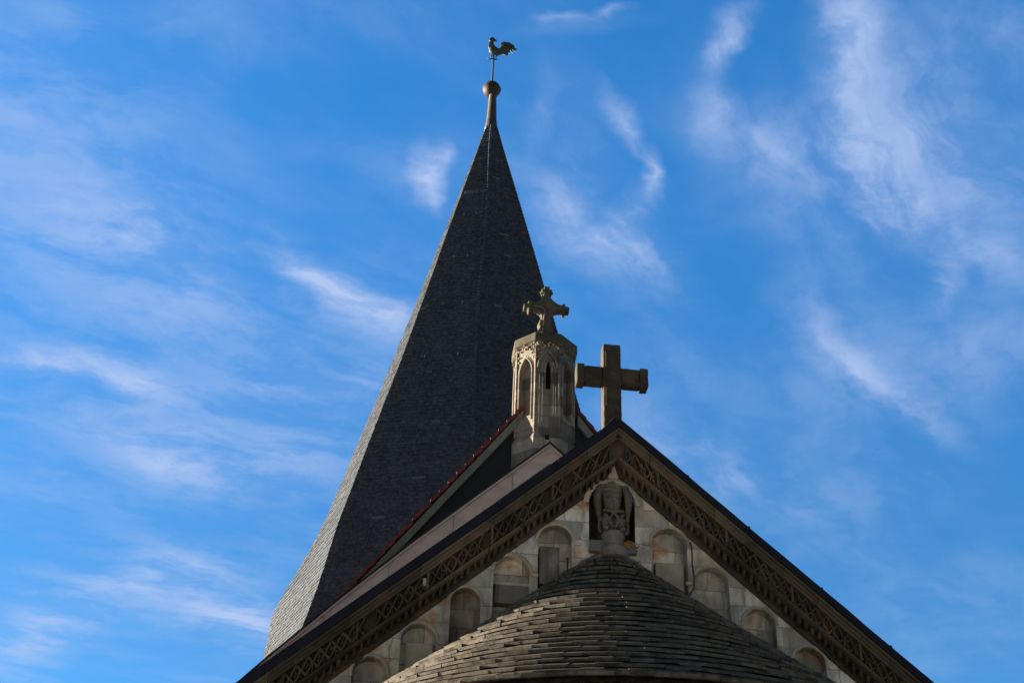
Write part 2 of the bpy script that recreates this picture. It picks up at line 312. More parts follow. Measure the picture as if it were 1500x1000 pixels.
NI = [(-.855, 9.965, .235), (-1.445, 9.43, .255), (-2.045, 8.955, .215), (-2.645, 8.40, .24), (-3.25, 7.87, .235), (-3.87, 7.35, .235),
      (.74, 10.03, .235), (1.325, 9.46, .255), (1.96, 8.96, .228), (2.585, 8.45, .225), (3.22, 7.9, .23), (3.85, 7.35, .235)]
NI = [(a+rnd.uniform(-.015, .015), b+rnd.uniform(-.03, .02), c*rnd.uniform(.93, 1.05)) for a, b, c in NI]
STN = (-.065, 10.56, .325)
zbot = 6.2
outer = [(-5.5, zbot), (5.5, zbot), (5.5, H0-K*5.5-.6), (0, H0-.6), (-5.5, H0-K*5.5-.6)]
holes = [arch_loop(cx, zs, r, max(zs-1.15, zbot+.15)) for cx, zs, r in NI] + [arch_loop(STN[0], STN[1], STN[2], 10.0, 20)]
mb = MB(); mb.panel(outer, holes, lambda u, v, d: Vector((u, d, v)), .0)
gw = mb.build('gable_wall', MT['gable'], choir)
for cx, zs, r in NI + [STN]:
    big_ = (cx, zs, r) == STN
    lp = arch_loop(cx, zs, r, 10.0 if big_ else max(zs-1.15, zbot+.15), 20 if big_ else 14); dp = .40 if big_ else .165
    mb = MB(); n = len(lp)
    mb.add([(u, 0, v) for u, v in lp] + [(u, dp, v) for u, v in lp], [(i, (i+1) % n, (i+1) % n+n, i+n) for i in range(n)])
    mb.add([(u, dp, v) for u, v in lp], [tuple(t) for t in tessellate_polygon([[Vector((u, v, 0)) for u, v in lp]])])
    nb = mb.build('niche', MT['niche_shade' if big_ else 'rust' if abs(cx+2.045) < .05 else 'niche'], choir)
    # raised arch band around the head
    mb = MB(); w = .085 if big_ else .045; pr = .045 if big_ else .012; ns = 22 if big_ else 14
    rings = []
    for i in range(ns+1):
        a = math.pi*i/ns; c, s = math.cos(a), math.sin(a)
        j = rnd.uniform(-.004, .004)
        rings.append([Vector((cx+(r+q)*c, y+j, zs+(r+q)*s)) for q, y in ((.004, .01), (.006, -pr), (w*.55, -pr*1.25), (w, -pr*.8), (w, .01))])
    mb.loft(rings)
    ab = mb.build('arch_band', MT['arch'], choir, bevel=.006)
    if not big_:
        sx = 1 if cx > 0 else -1
        # impost ledge towards the axis, on which the next arch above stands
        x1 = cx - sx*(r+.02); x0 = x1 - sx*.10
        mb = MB(); mb.box(min(x0, x1), max(x0, x1), -.03, .01, zs-.045, zs+.0)
        mb.build('impost', MT['arch'], choir, bevel=.008)
mb = MB(); mb.loft([[Vector((-.40+q*.006, y, z)) if e < 0 else Vector((.27-q*.006, y, z)) for e, y, z, q in ((-1, -.10, 9.80, 0), (1, -.10, 9.80, 0), (1, .0, 9.80, 0), (-1, .0, 9.80, 0))], [Vector((x, y, 9.985)) for x, y in ((-.38, -.06), (.25, -.06), (.25, .0), (-.38, .0))]]); mb.build('niche_sill', MT['mortar'], choir, bevel=.012)
# rough repair blocks and string pieces
mb = MB(); mb.box(-1.67, -1.20, .01, .16, 8.98, 9.24); mb.build('filling_block', MT['turret'], choir, bevel=.01)
mb = MB(); mb.box(-1.70, -1.19, .03, .16, 9.25, 9.30); mb.build('filling_ledge', MT['arch'], choir, bevel=.01)
mb = MB(); mb.box(-1.075, -.80, .01, .16, 9.30, 9.86); mb.build('filling_block', MT['sculpt'], choir, bevel=.01)
mb = MB(); mb.box(.55, .95, .08, .16, 9.02, 9.78); mb.build('filling_block', MT['arch'], choir, bevel=.01)
mb = MB(); mb.box(-2.80, -2.45, .06, .16, 7.4, 8.36); mb.build('filling_block', MT['arch'], choir, bevel=.01)
mb = MB(); mb.prism([(-.13, 10.97), (.03, 10.97), (-.03, 11.19), (-.06, 11.19)], -.055, .0); mb.build('apex_block', MT['arch'], choir, bevel=.01)
for sx in (-1, 1):
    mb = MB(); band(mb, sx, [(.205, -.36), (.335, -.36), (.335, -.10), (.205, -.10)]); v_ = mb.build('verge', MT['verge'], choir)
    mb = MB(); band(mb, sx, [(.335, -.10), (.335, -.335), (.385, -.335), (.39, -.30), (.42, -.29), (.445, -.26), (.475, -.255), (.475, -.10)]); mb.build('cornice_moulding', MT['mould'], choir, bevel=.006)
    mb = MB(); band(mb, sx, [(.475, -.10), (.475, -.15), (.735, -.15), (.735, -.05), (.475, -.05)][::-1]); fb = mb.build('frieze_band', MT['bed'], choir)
    # lattice carved on the band
    mb = MB(); n_ = math.hypot(1, K); Lr = D_END*n_; unit = .180; y0, y1 = -.235, -.115
    def lat(t, q, y):     # t along the slope, q = 0..1 across the band
        b = .485 + q*.24
        return rake(sx, t/n_ + 0, b, y)
    def bar(t0, q0, t1, q1, w=.018, yf=None):
        yf = (yf if yf is not None else y0) + rnd.uniform(-.012, .012); w *= rnd.uniform(.75, 1.3)
        p0, p1 = lat(t0, q0, 0), lat(t1, q1, 0); d = (p1-p0).normalized(); s = Vector((-d.z, 0, d.x))*w
        mb.hexa([Vector((p.x, y1, p.z)) for p in (p0-s*1.3, p0+s*1.3, p1+s*1.3, p1-s*1.3)] + [Vector((p.x, yf, p.z)) for p in (p0-s*.6, p0+s*.6, p1+s*.6, p1-s*.6)])
    t = .16; k = 0
    while t < Lr-.3:
        if rnd.random() > .035:
            mode = k % 5 if sx < 0 else (k*2+1) % 5
            bar(t, .0, t+unit, 1.); 
            if rnd.random() > .1: bar(t, 1., t+unit, 0.)
            if sx > 0 or mode in (1, 3):
                bar(t+unit*.5, .5, t+unit*.5, 1., .012); bar(t+unit*.5, .5, t+unit, .5, .010)
            if mode == 4: bar(t, .5, t+unit, .5, .01)
            c = lat(t+unit*.5, .5, y0-.006); mb.blob(c, (.028, .022, .028), 1, .12)
            for du, dq in ((.5, .2), (.5, .8), (.16, .5), (.84, .5), (.3, .12), (.7, .12), (.3, .88), (.7, .88), (0, .3), (0, .7)):
                if rnd.random() > .22:
                    c = lat(t+unit*(du+rnd.uniform(-.04, .04)), dq+rnd.uniform(-.06, .06), -.165+rnd.uniform(-.03, .03)); q9 = rnd.uniform(.013, .024); mb.blob(c, (q9, .045, q9*rnd.uniform(.8, 1.5)), 1, .2)
        bar(t, 0, t, 1, .010, -.205)
        t += unit; k += 1
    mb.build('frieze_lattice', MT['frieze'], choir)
    for t in (1.25, 2.35, 3.45, 4.6, 5.75) if sx < 0 else (.75, 2.0, 3.15, 4.3, 5.5):
        mb = MB(); p0, p1 = lat(t, 0, 0), lat(t, 1, 0); d = (p1-p0).normalized(); s = Vector((-d.z, 0, d.x))*.017
        mb.hexa([Vector((p.x, y1, p.z)) for p in (p0-s, p0+s, p1+s, p1-s)] + [Vector((p.x, y0-.02, p.z)) for p in (p0-s, p0+s, p1+s, p1-s)])
        mb.build('frieze_rib', MT['mould'], choir, bevel=.005)
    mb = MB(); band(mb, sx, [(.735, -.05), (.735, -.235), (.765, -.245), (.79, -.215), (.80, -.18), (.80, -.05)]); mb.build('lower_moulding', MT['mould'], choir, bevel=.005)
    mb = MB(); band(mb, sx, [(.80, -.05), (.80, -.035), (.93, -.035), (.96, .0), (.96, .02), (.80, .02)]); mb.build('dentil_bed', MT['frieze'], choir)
    mb = MB(); t = .10
    while t < Lr-.1:
        w_ = rnd.uniform(.026, .040); dd = rnd.uniform(-.02, .012); a0 = t/n_; a1 = (t+w_*1.6)/n_
        b0, b1 = .80, .905+rnd.uniform(-.03, .02)
        yy = -.165+dd; tilt = .02
        mb.hexa([rake(sx, a0, b0, -.03), rake(sx, a1, b0, -.03), rake(sx, a1, b1, -.03), rake(sx, a0, b1, -.03),
                 rake(sx, a0, b0, yy), rake(sx, a1, b0, yy), rake(sx, a1, b1-tilt, yy+.05), rake(sx, a0, b1-tilt, yy+.05)])
        t += .118*rnd.uniform(.93, 1.07)
    mb.build('dentil_band', MT['frieze'], choir, bevel=.005)
for sx in (-1, 1):
    for d in (.9, 1.75, 2.7, 3.55, 4.5, 5.3):
        d += rnd.uniform(-.08, .08); mb = MB()
        mb.hexa([rake(sx, a, b, y) for y in (-.30, -.371) for a, b in ((d, .196), (d+.022, .196), (d+.022, .339), (d, .339))]); mb.build('verge_seam', MT['verge'], choir)
# pale chip stuck in the left slope
mb = MB(); c = rake(-1, 2.63, .60, -.235); mb.box(c.x-.022, c.x+.022, c.y-.05, c.y+.03, c.z-.045, c.z+.045); mb.build('pale_chip', MT['light'], choir)
# choir roof, a little higher than the stone gable, and walls
mb = MB()
for y in (.0,): pass
ZR = 12.03
mb.loft([[Vector((0, y, ZR)), Vector((-5.9, y, ZR-K*5.9)), Vector((-5.9, y, ZR-K*5.9-.22)), Vector((0, y, ZR-.28)), Vector((5.9, y, ZR-K*5.9-.22)), Vector((5.9, y, ZR-K*5.9))] for y in (.12, 7.45)])
mb.build('roof', MT['verge'], choir)
mb = MB(); mb.box(-5.5, 5.5, .6, 7.5, 0, 6.6); mb.box(-5.5, 5.5, -.0, .598, 0, 6.19); mb.build('wall', MT['wall'], choir)
mb = MB(); mb.prism([(-5.45, 6.21), (5.45, 6.21), (5.45, 6.4), (0, 11.3), (-5.45, 6.4)], .45, .9); mb.build('gable_core', MT['void'], choir)

# ------------------------------------------------------------------ apse
AX, AY, AZ, SS, BB, AR = -.075, .349, 10.01, .846, .0063, 4.18
apse = thing('apse', 'rounded apse under a half conical roof of rough layered stone slates', 'apse', (AX, 0, 0))
def cz(r): return AZ - SS*r + BB*r*r - .032*math.sin(math.pi*min(r/AR, 1))
def cp(r, a): return Vector((AX + r*math.sin(a), AY - r*math.cos(a), cz(r)))
mb = MB(); er = .158; r = .2; th = .034
rows = []
while r < AR-.02:
    rows.append(r); r += er*rnd.uniform(.95, 1.05)
for i, ra in enumerate(rows):
    rb = min(ra + er*1.0, AR+.0); rt_ = max(ra - er*.55, .05); circ = 2*math.pi*rb
    a = rnd.uniform(0, .1) - math.pi*.62
    while a < math.pi*.62:
        w = rnd.uniform(.17, .30)/max(rb, .35); am = a+w/2
        if AY - rb*math.cos(am) < .16:
            sl_ = SS-2*BB*rb; n = Vector((math.sin(am)*sl_, -math.cos(am)*sl_, 1)).normalized()
            j0 = rnd.uniform(-.008, .012) + (rnd.uniform(-.02, .03) if rnd.random() < .12 else 0); j1 = j0+rnd.uniform(-.008, .008); g = -.0005/rb
            slate_piece(mb, cp(rt_, a+g), cp(rt_, a+w-g), cp(rb+j1, a+w-g), cp(rb+j0, a+g), n, th*rnd.uniform(.85, 1.15), .072+rnd.uniform(0, .005), .05)
        a += w
mb.cur = 0.
# underlay
mb.loft([[cp(r, -math.pi*.6 + math.pi*1.2*k/60) - Vector((0, 0, .02)) for k in range(61)] for r in (.05, 1, 2, 3, 4, AR-.03)], cap=False, closed=False)
mb.build('roof', MT['slate_apse'], apse, recalc=False)
eave_z = cz(AR)
mb = MB()
def ringp(r, z, n=72): return [Vector((AX + r*math.sin(-math.pi*.56+math.pi*1.12*k/n), AY - r*math.cos(-math.pi*.56+math.pi*1.12*k/n), z)) for k in range(n+1)]
mb.loft([ringp(4.02, eave_z-.04), ringp(4.02, eave_z-.14), ringp(3.94, eave_z-.20), ringp(3.92, eave_z-.34), ringp(3.82, eave_z-.40), ringp(3.80, eave_z-.5)], cap=False, closed=False)
mb.loft([ringp(4.02, eave_z-.04), ringp(3.0, eave_z-.03)], cap=False, closed=False)
mb.build('cornice', MT['mould'], apse)
mb = MB(); mb.loft([ringp(3.78, eave_z-.45), ringp(3.78, 0)], cap=False, closed=False); mb.build('wall', MT['wall'], apse)
# mortar fillet where the roof meets the gable
mb = MB(); pts = []
for k in range(41):
    x = -.95 + 1.9*k/40; rr = math.hypot(x, AY); pts.append(Vector((AX+x, -.02, cz(rr)+.05+.02*noise.noise(Vector((x*5, 0, 3))))))
mb.tube(pts, [.035+.05*max(0, 1-abs(p.x)/.8)+.02*noise.noise(p*9) for p in pts], 8); fo = mb.build('mortar_fillet', MT['mortar'], apse, True)
# dark cap slates laid over the crown
mb = MB(); rings = []
for k in range(25):
    a = -math.pi*.5+math.pi*k/24
    rings.append([Vector((AX + rr*math.sin(a), -.03 - .42*rr*math.cos(a)*1.3, cz(math.hypot(rr*math.sin(a), AY))+zz)) for rr, zz in ((.60, .09), (.60, .05))])
#
mb2 = MB()
hook = MB(); hook.tube([(-.715, -.16, 9.42), (-.715, -.17, 9.60)], .012, 6); hook.blob((-.715, -.17, 9.61), .022, 1); hook.build('roof_hook', MT['iron'], apse)

# ------------------------------------------------------------------ lightning cable on the gable
mb = MB(); pts = [(1.03, -.06, 10.05), (1.045, -.06, 9.9), (1.04, -.05, 9.72), (1.06, -.05, 9.55), (1.05, -.05, 9.38), (.98, -.06, 9.25), (.90, -.08, 9.18)]
mb.tube([Vector(p) for p in pts], .011, 6)
cb = mb.build('cable', MT['iron'], None, True); cb['label'] = 'thin dark cable hanging down the stone wall beside a right hand niche'; cb['category'] = 'cable'

# ------------------------------------------------------------------ sculpture in the top niche
st = thing('stone_sculpture', 'dark weathered carving of a seated figure in the arched niche under the gable top', 'sculpture', (-.065, .1, 9.9))
C0 = -.055; Y0 = .02
mb = MB()
def el(x, z, rx, rz, y=0, ry=.08): mb.blob((C0+x, Y0+y, z), (rx, ry, rz), 3)
# ribbed torso narrowing to the waist
for k in range(14):
    t = k/13; z = 10.84 - t*.40; w = .175 - t*.065
    mb.blob((C0-.01, Y0-.07, z), (w, .080-.02*t, .0125), 2)
mb.blob((C0-.01, Y0+.0, 10.64), (.125, .09, .22), 3)
for sx in (-1, 1):
    # folded wing hanging beside the body
    mb.tube([(C0+sx*.09, Y0-.02, 10.86), (C0+sx*.185, Y0-.03, 10.83), (C0+sx*.220, Y0-.06, 10.70), (C0+sx*.218, Y0-.07, 10.52), (C0+sx*.195, Y0-.07, 10.36), (C0+sx*.19, Y0-.07, 10.29)], [.045, .060, .058, .048, .034, .024], 10)
    mb.blob((C0+sx*.195, Y0-.10, 10.30), (.03, .03, .034), 2)
    mb.tube([(C0+sx*.05, Y0-.05, 10.62), (C0+sx*.045, Y0-.12, 10.50), (C0+sx*.03, Y0-.12, 10.43)], [.045, .035, .028], 8)
    for e in (-1, 1): mb.tube([(C0+sx*.075-e*.06, Y0-.135, 10.375), (C0+sx*.075, Y0-.165, 10.27), (C0+sx*.075+e*.06, Y0-.135, 10.165)], [.018, .021, .018], 8)   # crossed folds
    mb.blob((C0+sx*.085, Y0-.06, 10.27), (.085, .085, .125), 3)
    mb.tube([(C0+sx*.20, Y0-.08, 10.27), (C0+sx*.20, Y0-.08, 10.16), (C0+sx*.175, Y0-.10, 10.09)], [.018, .022, .028], 8)
    mb.blob((C0-sx*.12, Y0-.17, 10.125), (.042, .055, .024), 2)
mb.tube([(C0-.15, Y0-.12, 10.43), (C0, Y0-.16, 10.405), (C0+.14, Y0-.12, 10.43)], [.022, .026, .022], 8)
mb.blob((C0, Y0+.0, 10.24), (.15, .10, .12), 3)
body = mb.build('body', MT['sculpt'], st, True); fuse(body, .007, .022, .035)
mb = MB()
mb.blob((C0-.0, Y0-.03, 10.885), (.062, .06, .075), 3)
for sx in (-1, 1):
    mb.blob((C0+sx*.055, Y0-.03, 10.90), (.038, .045, .06), 2); mb.blob((C0+sx*.065, Y0-.035, 10.84), (.03, .04, .035), 2)
mb.blob((C0, Y0-.085, 10.87), (.013, .02, .025), 2); mb.blob((C0, Y0-.07, 10.83), (.025, .018, .01), 2)
for sx in (-1, 1): mb.blob((C0+sx*.024, Y0-.08, 10.895), (.012, .01, .008), 1)
hd = mb.build('head', MT['sculpt'], st, True); fuse(hd, .0075, .006, .03)
mb = MB(); mb.lathe([(.10, 10.12), (.165, 10.11), (.168, 10.06), (.155, 10.03), (.158, 9.95), (.165, 9.9), (.20, 9.87), (.215, 9.80), (.215, 9.72), (.1, 9.70)], (C0, .0, 0), 20); pd = mb.build('pedestal', MT['sculpt'], st, True, .004)
mb = MB()
for k in range(80):
    a = rnd.gauss(.16, .075); zz = rnd.gauss(9.925, .032); mb.blob((C0+a, -.075-(9.985-zz)*.22, min(zz, 9.99)), (rnd.uniform(.008, .026), .012, rnd.uniform(.006, .016)), 1, .3)
lc_ = mb.build('lichen_patch', MT['lichen'], st); lc_['label'] = 'orange lichen growing on the right of the pedestal'

# ------------------------------------------------------------------ big stone cross on the gable top
cr = thing('stone_cross', 'large plain mossy stone cross on the front gable top, right of the turret', 'cross', (-.055, 0, 11.8))
def crossarm(mb, x0, x1, z0, z1, y0=-.135, y1=.135): mb.box(x0, x1, y0, y1, z0, z1)
ZS = -.065
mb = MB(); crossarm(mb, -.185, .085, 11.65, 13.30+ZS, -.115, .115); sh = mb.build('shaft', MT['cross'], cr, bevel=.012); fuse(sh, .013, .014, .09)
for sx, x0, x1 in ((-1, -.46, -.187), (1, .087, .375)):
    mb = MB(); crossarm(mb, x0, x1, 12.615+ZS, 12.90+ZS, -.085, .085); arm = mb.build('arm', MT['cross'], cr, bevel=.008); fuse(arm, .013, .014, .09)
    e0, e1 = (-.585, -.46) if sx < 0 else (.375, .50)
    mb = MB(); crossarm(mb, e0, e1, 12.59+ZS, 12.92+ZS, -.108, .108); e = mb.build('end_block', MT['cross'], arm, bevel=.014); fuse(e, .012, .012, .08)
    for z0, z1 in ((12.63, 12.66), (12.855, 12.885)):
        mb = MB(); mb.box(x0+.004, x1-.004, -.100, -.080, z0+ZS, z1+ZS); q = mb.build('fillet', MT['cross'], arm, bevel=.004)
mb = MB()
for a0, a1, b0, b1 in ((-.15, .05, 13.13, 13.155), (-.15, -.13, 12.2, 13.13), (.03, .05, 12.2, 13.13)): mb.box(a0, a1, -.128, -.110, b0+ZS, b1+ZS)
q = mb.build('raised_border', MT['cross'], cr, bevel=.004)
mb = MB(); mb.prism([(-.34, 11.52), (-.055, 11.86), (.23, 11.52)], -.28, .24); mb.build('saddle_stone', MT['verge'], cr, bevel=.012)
# ------------------------------------------------------------------ middle gable with the pale bargeboard
ch = thing('crossing', 'dark roofed middle bay edged by a broad pale pink sloping board', 'building', (0, 7.5, 0))
BP = [(0, 15.80), (1.44, 14.48), (2.73, 13.27), (3.95, 12.06), (5.19, 10.76), (6.6, 9.2), (7.4, 8.3)]
for sx in (-1, 1):
    mb = MB(); mb.loft([[Vector((sx*x, y, z-b)) for b, y in ((.03, 7.48), (.44, 7.48), (.44, 7.56), (.03, 7.56))] for x, z in BP]); mb.build('bargeboard', MT['board'], ch)
    mb = MB(); mb.loft([[Vector((sx*x, y, z-b)) for b, y in ((.0, 7.43), (.055, 7.43), (.055, 7.478), (.0, 7.478))] for x, z in BP]); mb.build('board_moulding', MT['board'], ch)
    mb = MB(); mb.loft([[Vector((sx*x, y, z+.045-b)) for b, y in ((.0, 7.40), (.044, 7.40), (.044, 8.38), (.0, 8.38))] for x, z in BP]); mb.build('roof', MT['slate_dark'], ch)
mb = MB(); mb.prism([(-7.1, 0), (7.1, 0), (7.1, 8.5), (5.19, 10.5), (2.73, 12.9), (0, 15.4), (-2.73, 12.9), (-5.19, 10.5), (-7.1, 8.5)], 7.6, 8.27); mb.build('wall', MT['wall'], ch)

for x in (.75, 1.9, 3.1, 4.25, 5.4):
    for sx in (-1, 1):
        zt = [z0+(z1-z0)*(x-x0)/(x1-x0) for (x0, z0), (x1, z1) in zip(BP, BP[1:]) if x0 <= x < x1][0]
        mb = MB(); mb.box(sx*x-.005, sx*x+.005, 7.472, 7.49, zt-.45, zt-.05); mb.build('board_joint', MT['board_grey'], ch)
# ------------------------------------------------------------------ nave
nv = thing('nave', 'high dark nave gable edged with red clay tiles behind the turret', 'building', (.2, 9, 0))
NX, NZ, NK = .12, 18.04, 1.35
def nr(sx, d, b, y): return Vector((NX+sx*d, y, NZ-NK*d-b))
for sx in (-1, 1):
    mb = MB(); nn = math.hypot(1, NK); t = .60*nn; ln = 9*nn
    while t < ln:
        a0, a1 = t/nn, (t+.31)/nn; j = rnd.uniform(-.012, .012); mb.cur = rnd.random()
        lo = .045+rnd.uniform(0, .012)
        mb.hexa([nr(sx, a0, .11+j, 8.25), nr(sx, a1, .11+j-lo, 8.25), nr(sx, a1, .11+j-lo, 9.2), nr(sx, a0, .11+j, 9.2),
                 nr(sx, a0, .0+j, 8.27), nr(sx, a1, -.0+j-lo, 8.27), nr(sx, a1, -.0+j-lo, 9.2), nr(sx, a0, .0+j, 9.2)])
        t += .285
    mb.build('tile_verge', MT['tile'], nv)
    mb = MB(); mb.loft([[nr(sx, d, b, y) for b, y in ((.14, 8.29), (.37, 8.33), (.37, 8.41), (.14, 8.41))] for d in (.60, 9)]); mb.build('verge_board', MT['board_grey'], nv)
    mb = MB(); mb.loft([[nr(sx, d, b, y) for b, y in ((.06, 9.2), (.06, 24.), (.25, 24.), (.25, 9.2))] for d in (0, 9)]); mb.build('roof', MT['tile'], nv)
mb = MB(); mb.prism([(-8.3, 0), (8.7, 0), (8.7, 6.3), (NX, NZ-.3), (-8.3, 6.3)], 8.43, 9.5); mb.build('gable_wall', MT['slate_dark'], nv)
mb = MB(); mb.box(-8.3, 8.7, 9.5, 24, 0, 6.6); mb.build('wall', MT['wall'], nv)

# ------------------------------------------------------------------ octagonal turret
TX, TY, TR = 0., 8.64, .69
tu = thing('octagonal_turret', 'slender octagonal stone turret with blind lancets and a slit window on the nave gable', 'turret', (TX, TY, 14.8))
PH = R(22.5)
def octo(r, z): return [Vector((TX+r*math.sin(PH+k*R(45)), TY-r*math.cos(PH+k*R(45)), z)) for k in range(8)]
def vert(k, r=TR): a = R(-22.5+45*k); return Vector((TX-r*math.sin(a), TY-r*math.cos(a), 0))
def lancet(cx, zs, hw, zb, rise, n=9):
    L_ = [(cx-hw, zb)]
    # pointed head
    Rr = (hw*hw+rise*rise)/(2*hw); am = math.asin(rise/Rr)
    for i in range(n+1): a = am*i/n; L_.append((cx-hw+Rr-Rr*math.cos(a), zs+Rr*math.sin(a)))
    for i in range(n-1, -1, -1): a = am*i/n; L_.append((cx+hw-Rr+Rr*math.cos(a), zs+Rr*math.sin(a)))
    L_.append((cx+hw, zb)); return L_[::-1]
FW = 2*TR*math.sin(PH); AP = TR*math.cos(PH); ZB, ZT = 16.38, 18.72
for k in range(8):
    a = R(45*k)       # face normal azimuth towards -x
    nrm = Vector((-math.sin(a), -math.cos(a), 0)); tan = Vector((math.cos(a), -math.sin(a), 0)); ctr = Vector((TX, TY, 0)) + nrm*AP
    T = lambda u, v, d, ctr=ctr, nrm=nrm, tan=tan: ctr + tan*u - nrm*d + Vector((0, 0, v))
    front = k in (0, 4)
    hole = lancet(0, 17.98, .052, 17.53, .22) if front else lancet(0, 17.98, .165, 16.86, .38)
    if front: hole = lancet(0.02, 18.02, .055, 17.50, .20)
    mb = MB(); mb.panel([(-FW/2, ZB), (FW/2, ZB), (FW/2, ZT), (-FW/2, ZT)], [hole], T, .30 if front else .13)
    fp = mb.build('wall_face', MT['turret'], tu)
    mb = MB(); mb.add([T(u, v, .30 if front else .13) for u, v in hole], [tuple(t) for t in tessellate_polygon([[Vector((u, v, 0)) for u, v in hole]])])
    mb.build('window_slit' if front else 'blind_panel', MT['void' if front else 'turret'], tu)
    # mouldings
    mb = MB()
    if front:
        op = lancet(0.02, 18.0, .14, 17.98, .34)[::-1]
        mb.tube([T(u, v, -.012) for u, v in op[1:-1]], .022, 6)
        hd_ = lancet(0.0, 18.02, .215, 18.0, .46)[::-1]; mb.tube([T(u, v, -.03) for u, v in hd_[1:-1]], .028, 6)
        for u in (-.17, -.10, .14, .19): mb.tube([T(u, 16.5, .005), T(u, 17.98, .005)], .016, 6)
    else:
        op = lancet(0, 17.98, .178, 16.74, .40)[::-1]; mb.tube([T(u, v, -.014) for u, v in op], .02, 6)
        op = lancet(0, 17.98, .215, 16.66, .46)[::-1]; mb.tube([T(u, v, .0) for u, v in op], .014, 6)
    mb.build('moulding', MT['turret'], tu, True)
    # corner shaft
    c = vert(k); mb = MB(); mb.tube([(c.x, c.y, ZB+.02), (c.x, c.y, ZT-.02)], .03, 8); mb.build('corner_shaft', MT['turret'], tu, True)
    # carved foliage under the cap
    mb = MB()
    for q in range(46):
        u = rnd.uniform(-FW/2+.01, FW/2-.01); zz = rnd.uniform(18.28, 18.70)
        if zz < 18.36+.16*(1-abs(u)/(FW/2)) + (.0 if abs(u) > .14 else .08): 
            if abs(u) < .19: continue
        p = T(u, zz, -.012-max(0, zz-18.4)*.12); rr = rnd.uniform(.018, .036); mb.blob(p, (rr, rr, rr*rnd.uniform(.6, 1.3)), 1, .15)
    mb.build('carved_foliage', MT['carving'], tu)
mb = MB(); mb.loft([octo(.70, 18.64), octo(.735, 18.70), octo(.765, 18.72), octo(.775, 18.745), octo(.77, 18.92), octo(.745, 18.945), octo(.22, 19.28), octo(.17, 19.36)]); mb.build('cap', MT['turret_dark'], tu, bevel=.012)
mb = MB(); mb.loft([octo(.76, 14.8), octo(.76, 16.26), octo(.745, 16.29), octo(.70, 16.38), octo(.69, 16.40)]); bs = mb.build('base', MT['turret'], tu, bevel=.008)
mb = MB(); mb.box(-.04, .04, TY-.715, TY-.60, 16.19, 16.30); mb.build('drain_hole', MT['void'], tu)
mb = MB(); mb.loft([octo(.40, 16.3), octo(.40, 18.7)]); mb.build('core', MT['void'], tu)

# ------------------------------------------------------------------ foliated cross on the turret
fc = thing('finial_cross', 'small carved cross with knobbed arms on the turret cap', 'cross', (.018, 8.6, 19.3))
cx, czz = .018, 20.05
def arcpts(p0, p1, bul, n=6):
    p0, p1 = Vector(p0), Vector(p1); c = Vector(bul); return [tuple(p0*(1-t)**2 + c*2*t*(1-t) + p1*t*t) for t in [i/n for i in range(n+1)]]
q = .060
ol = []
ol += arcpts((.53, q), (q*.9, .42), (.10, .10)) ; ol += [(q*1.1, .60), (-q*1.1, .60)]
ol += arcpts((-q*.9, .42), (-.53, q), (-.10, .10)); ol += [(-.53, -q)]
ol += arcpts((-.36, -q), (-.115, -.34), (-.08, -.07)); ol += [(-.12, -.45), (-.20, -.70)]
ol += [(.19, -.70), (.12, -.45)]; ol += arcpts((.115, -.34), (.36, -q), (.08, -.07)); ol += [(.53, -q)]
mb = MB(); mb.prism([(cx+x, czz+z) for x, z in ol], 8.51, 8.69); mb.build('cross_body', MT['turret_dark'], fc, bevel=.02)
def knob(x, z, vertical):
    mb = MB()
    for dx, dz, rr in ((.085, .085, .055), (-.085, .085, .05), (.085, -.085, .05), (-.085, -.085, .055)):
        mb.blob((cx+x+(0 if not vertical else dx), 8.60+(dx if not vertical else dz)*1.0, czz+z+(dz if not vertical else 0)), (rr*.85, rr, rr), 2, .06)
    mb.blob((cx+x, 8.6, czz+z), (.075, .12, .105) if not vertical else (.105, .12, .075), 2, .05)
    if not vertical:
        mb.blob((cx+x, 8.6, czz+z+.11), (.035, .05, .05), 2); mb.blob((cx+x, 8.6, czz+z-.11), (.04, .05, .05), 2)
    else:
        mb.blob((cx+x+.11, 8.6, czz+z), (.05, .05, .04), 2); mb.blob((cx+x-.11, 8.6, czz+z), (.05, .05, .04), 2)
    o = mb.build('crocket', MT['turret_dark'], fc, True); fuse(o, .012, .012, .05)
knob(-.40, 0, False); knob(.40, 0, False); knob(0, .47, True); knob(-.13, -.50, False)
mb = MB(); mb.tube([(cx-.08, 8.50, czz-.66), (cx-.06, 8.50, czz-.3), (cx-.03, 8.50, czz-.08), (cx-.14, 8.50, czz-.0), (cx-.3, 8.5, czz)], .022, 6); mb.build('roll_moulding', MT['turret'], fc, True)

# ------------------------------------------------------------------ tower and slate spire
tw = thing('church_tower', 'tall church tower with a pointed dark slate spire, left flank pale in the sun', 'tower', (0, 30, 0))
Ztab = [0, 17, 18, 19, 20, 20.5, 21.1, 21.6, 22, 22.5, 23, 23.5, 24, 25, 26, 27, 28, 30, 32, 34, 36, 38, 40, 42, 44, 45.46]
Wtab = [6.2, 6.1, 5.82, 5.575, 5.364, 5.274, 5.17, 5.09, 5.022, 4.943, 4.847, 4.739, 4.632, 4.423, 4.215, 4.003, 3.791, 3.352, 2.939, 2.545, 2.151, 1.757, 1.354, .95, .546, .25]
Ttab = [2.1, 2.1, 3.0, 4.0, 4.6, 4.87, 5.17, 4.65, 3.95, 3.2, 2.7, 2.38, 2.17, 1.97, 1.86, 1.78, 1.69, 1.5, 1.30, 1.04, .82, .61, .47, .347, .225, .13]
XRt = [6.1, 6.0, 5.82, 5.64, 5.435, 5.33, 5.2, 5.1, 5.0, 4.9, 4.8, 4.7, 4.595, 4.392, 4.188, 3.985, 3.782, 3.381, 2.973, 2.553, 2.132, 1.716, 1.299, .87, .442, .155]
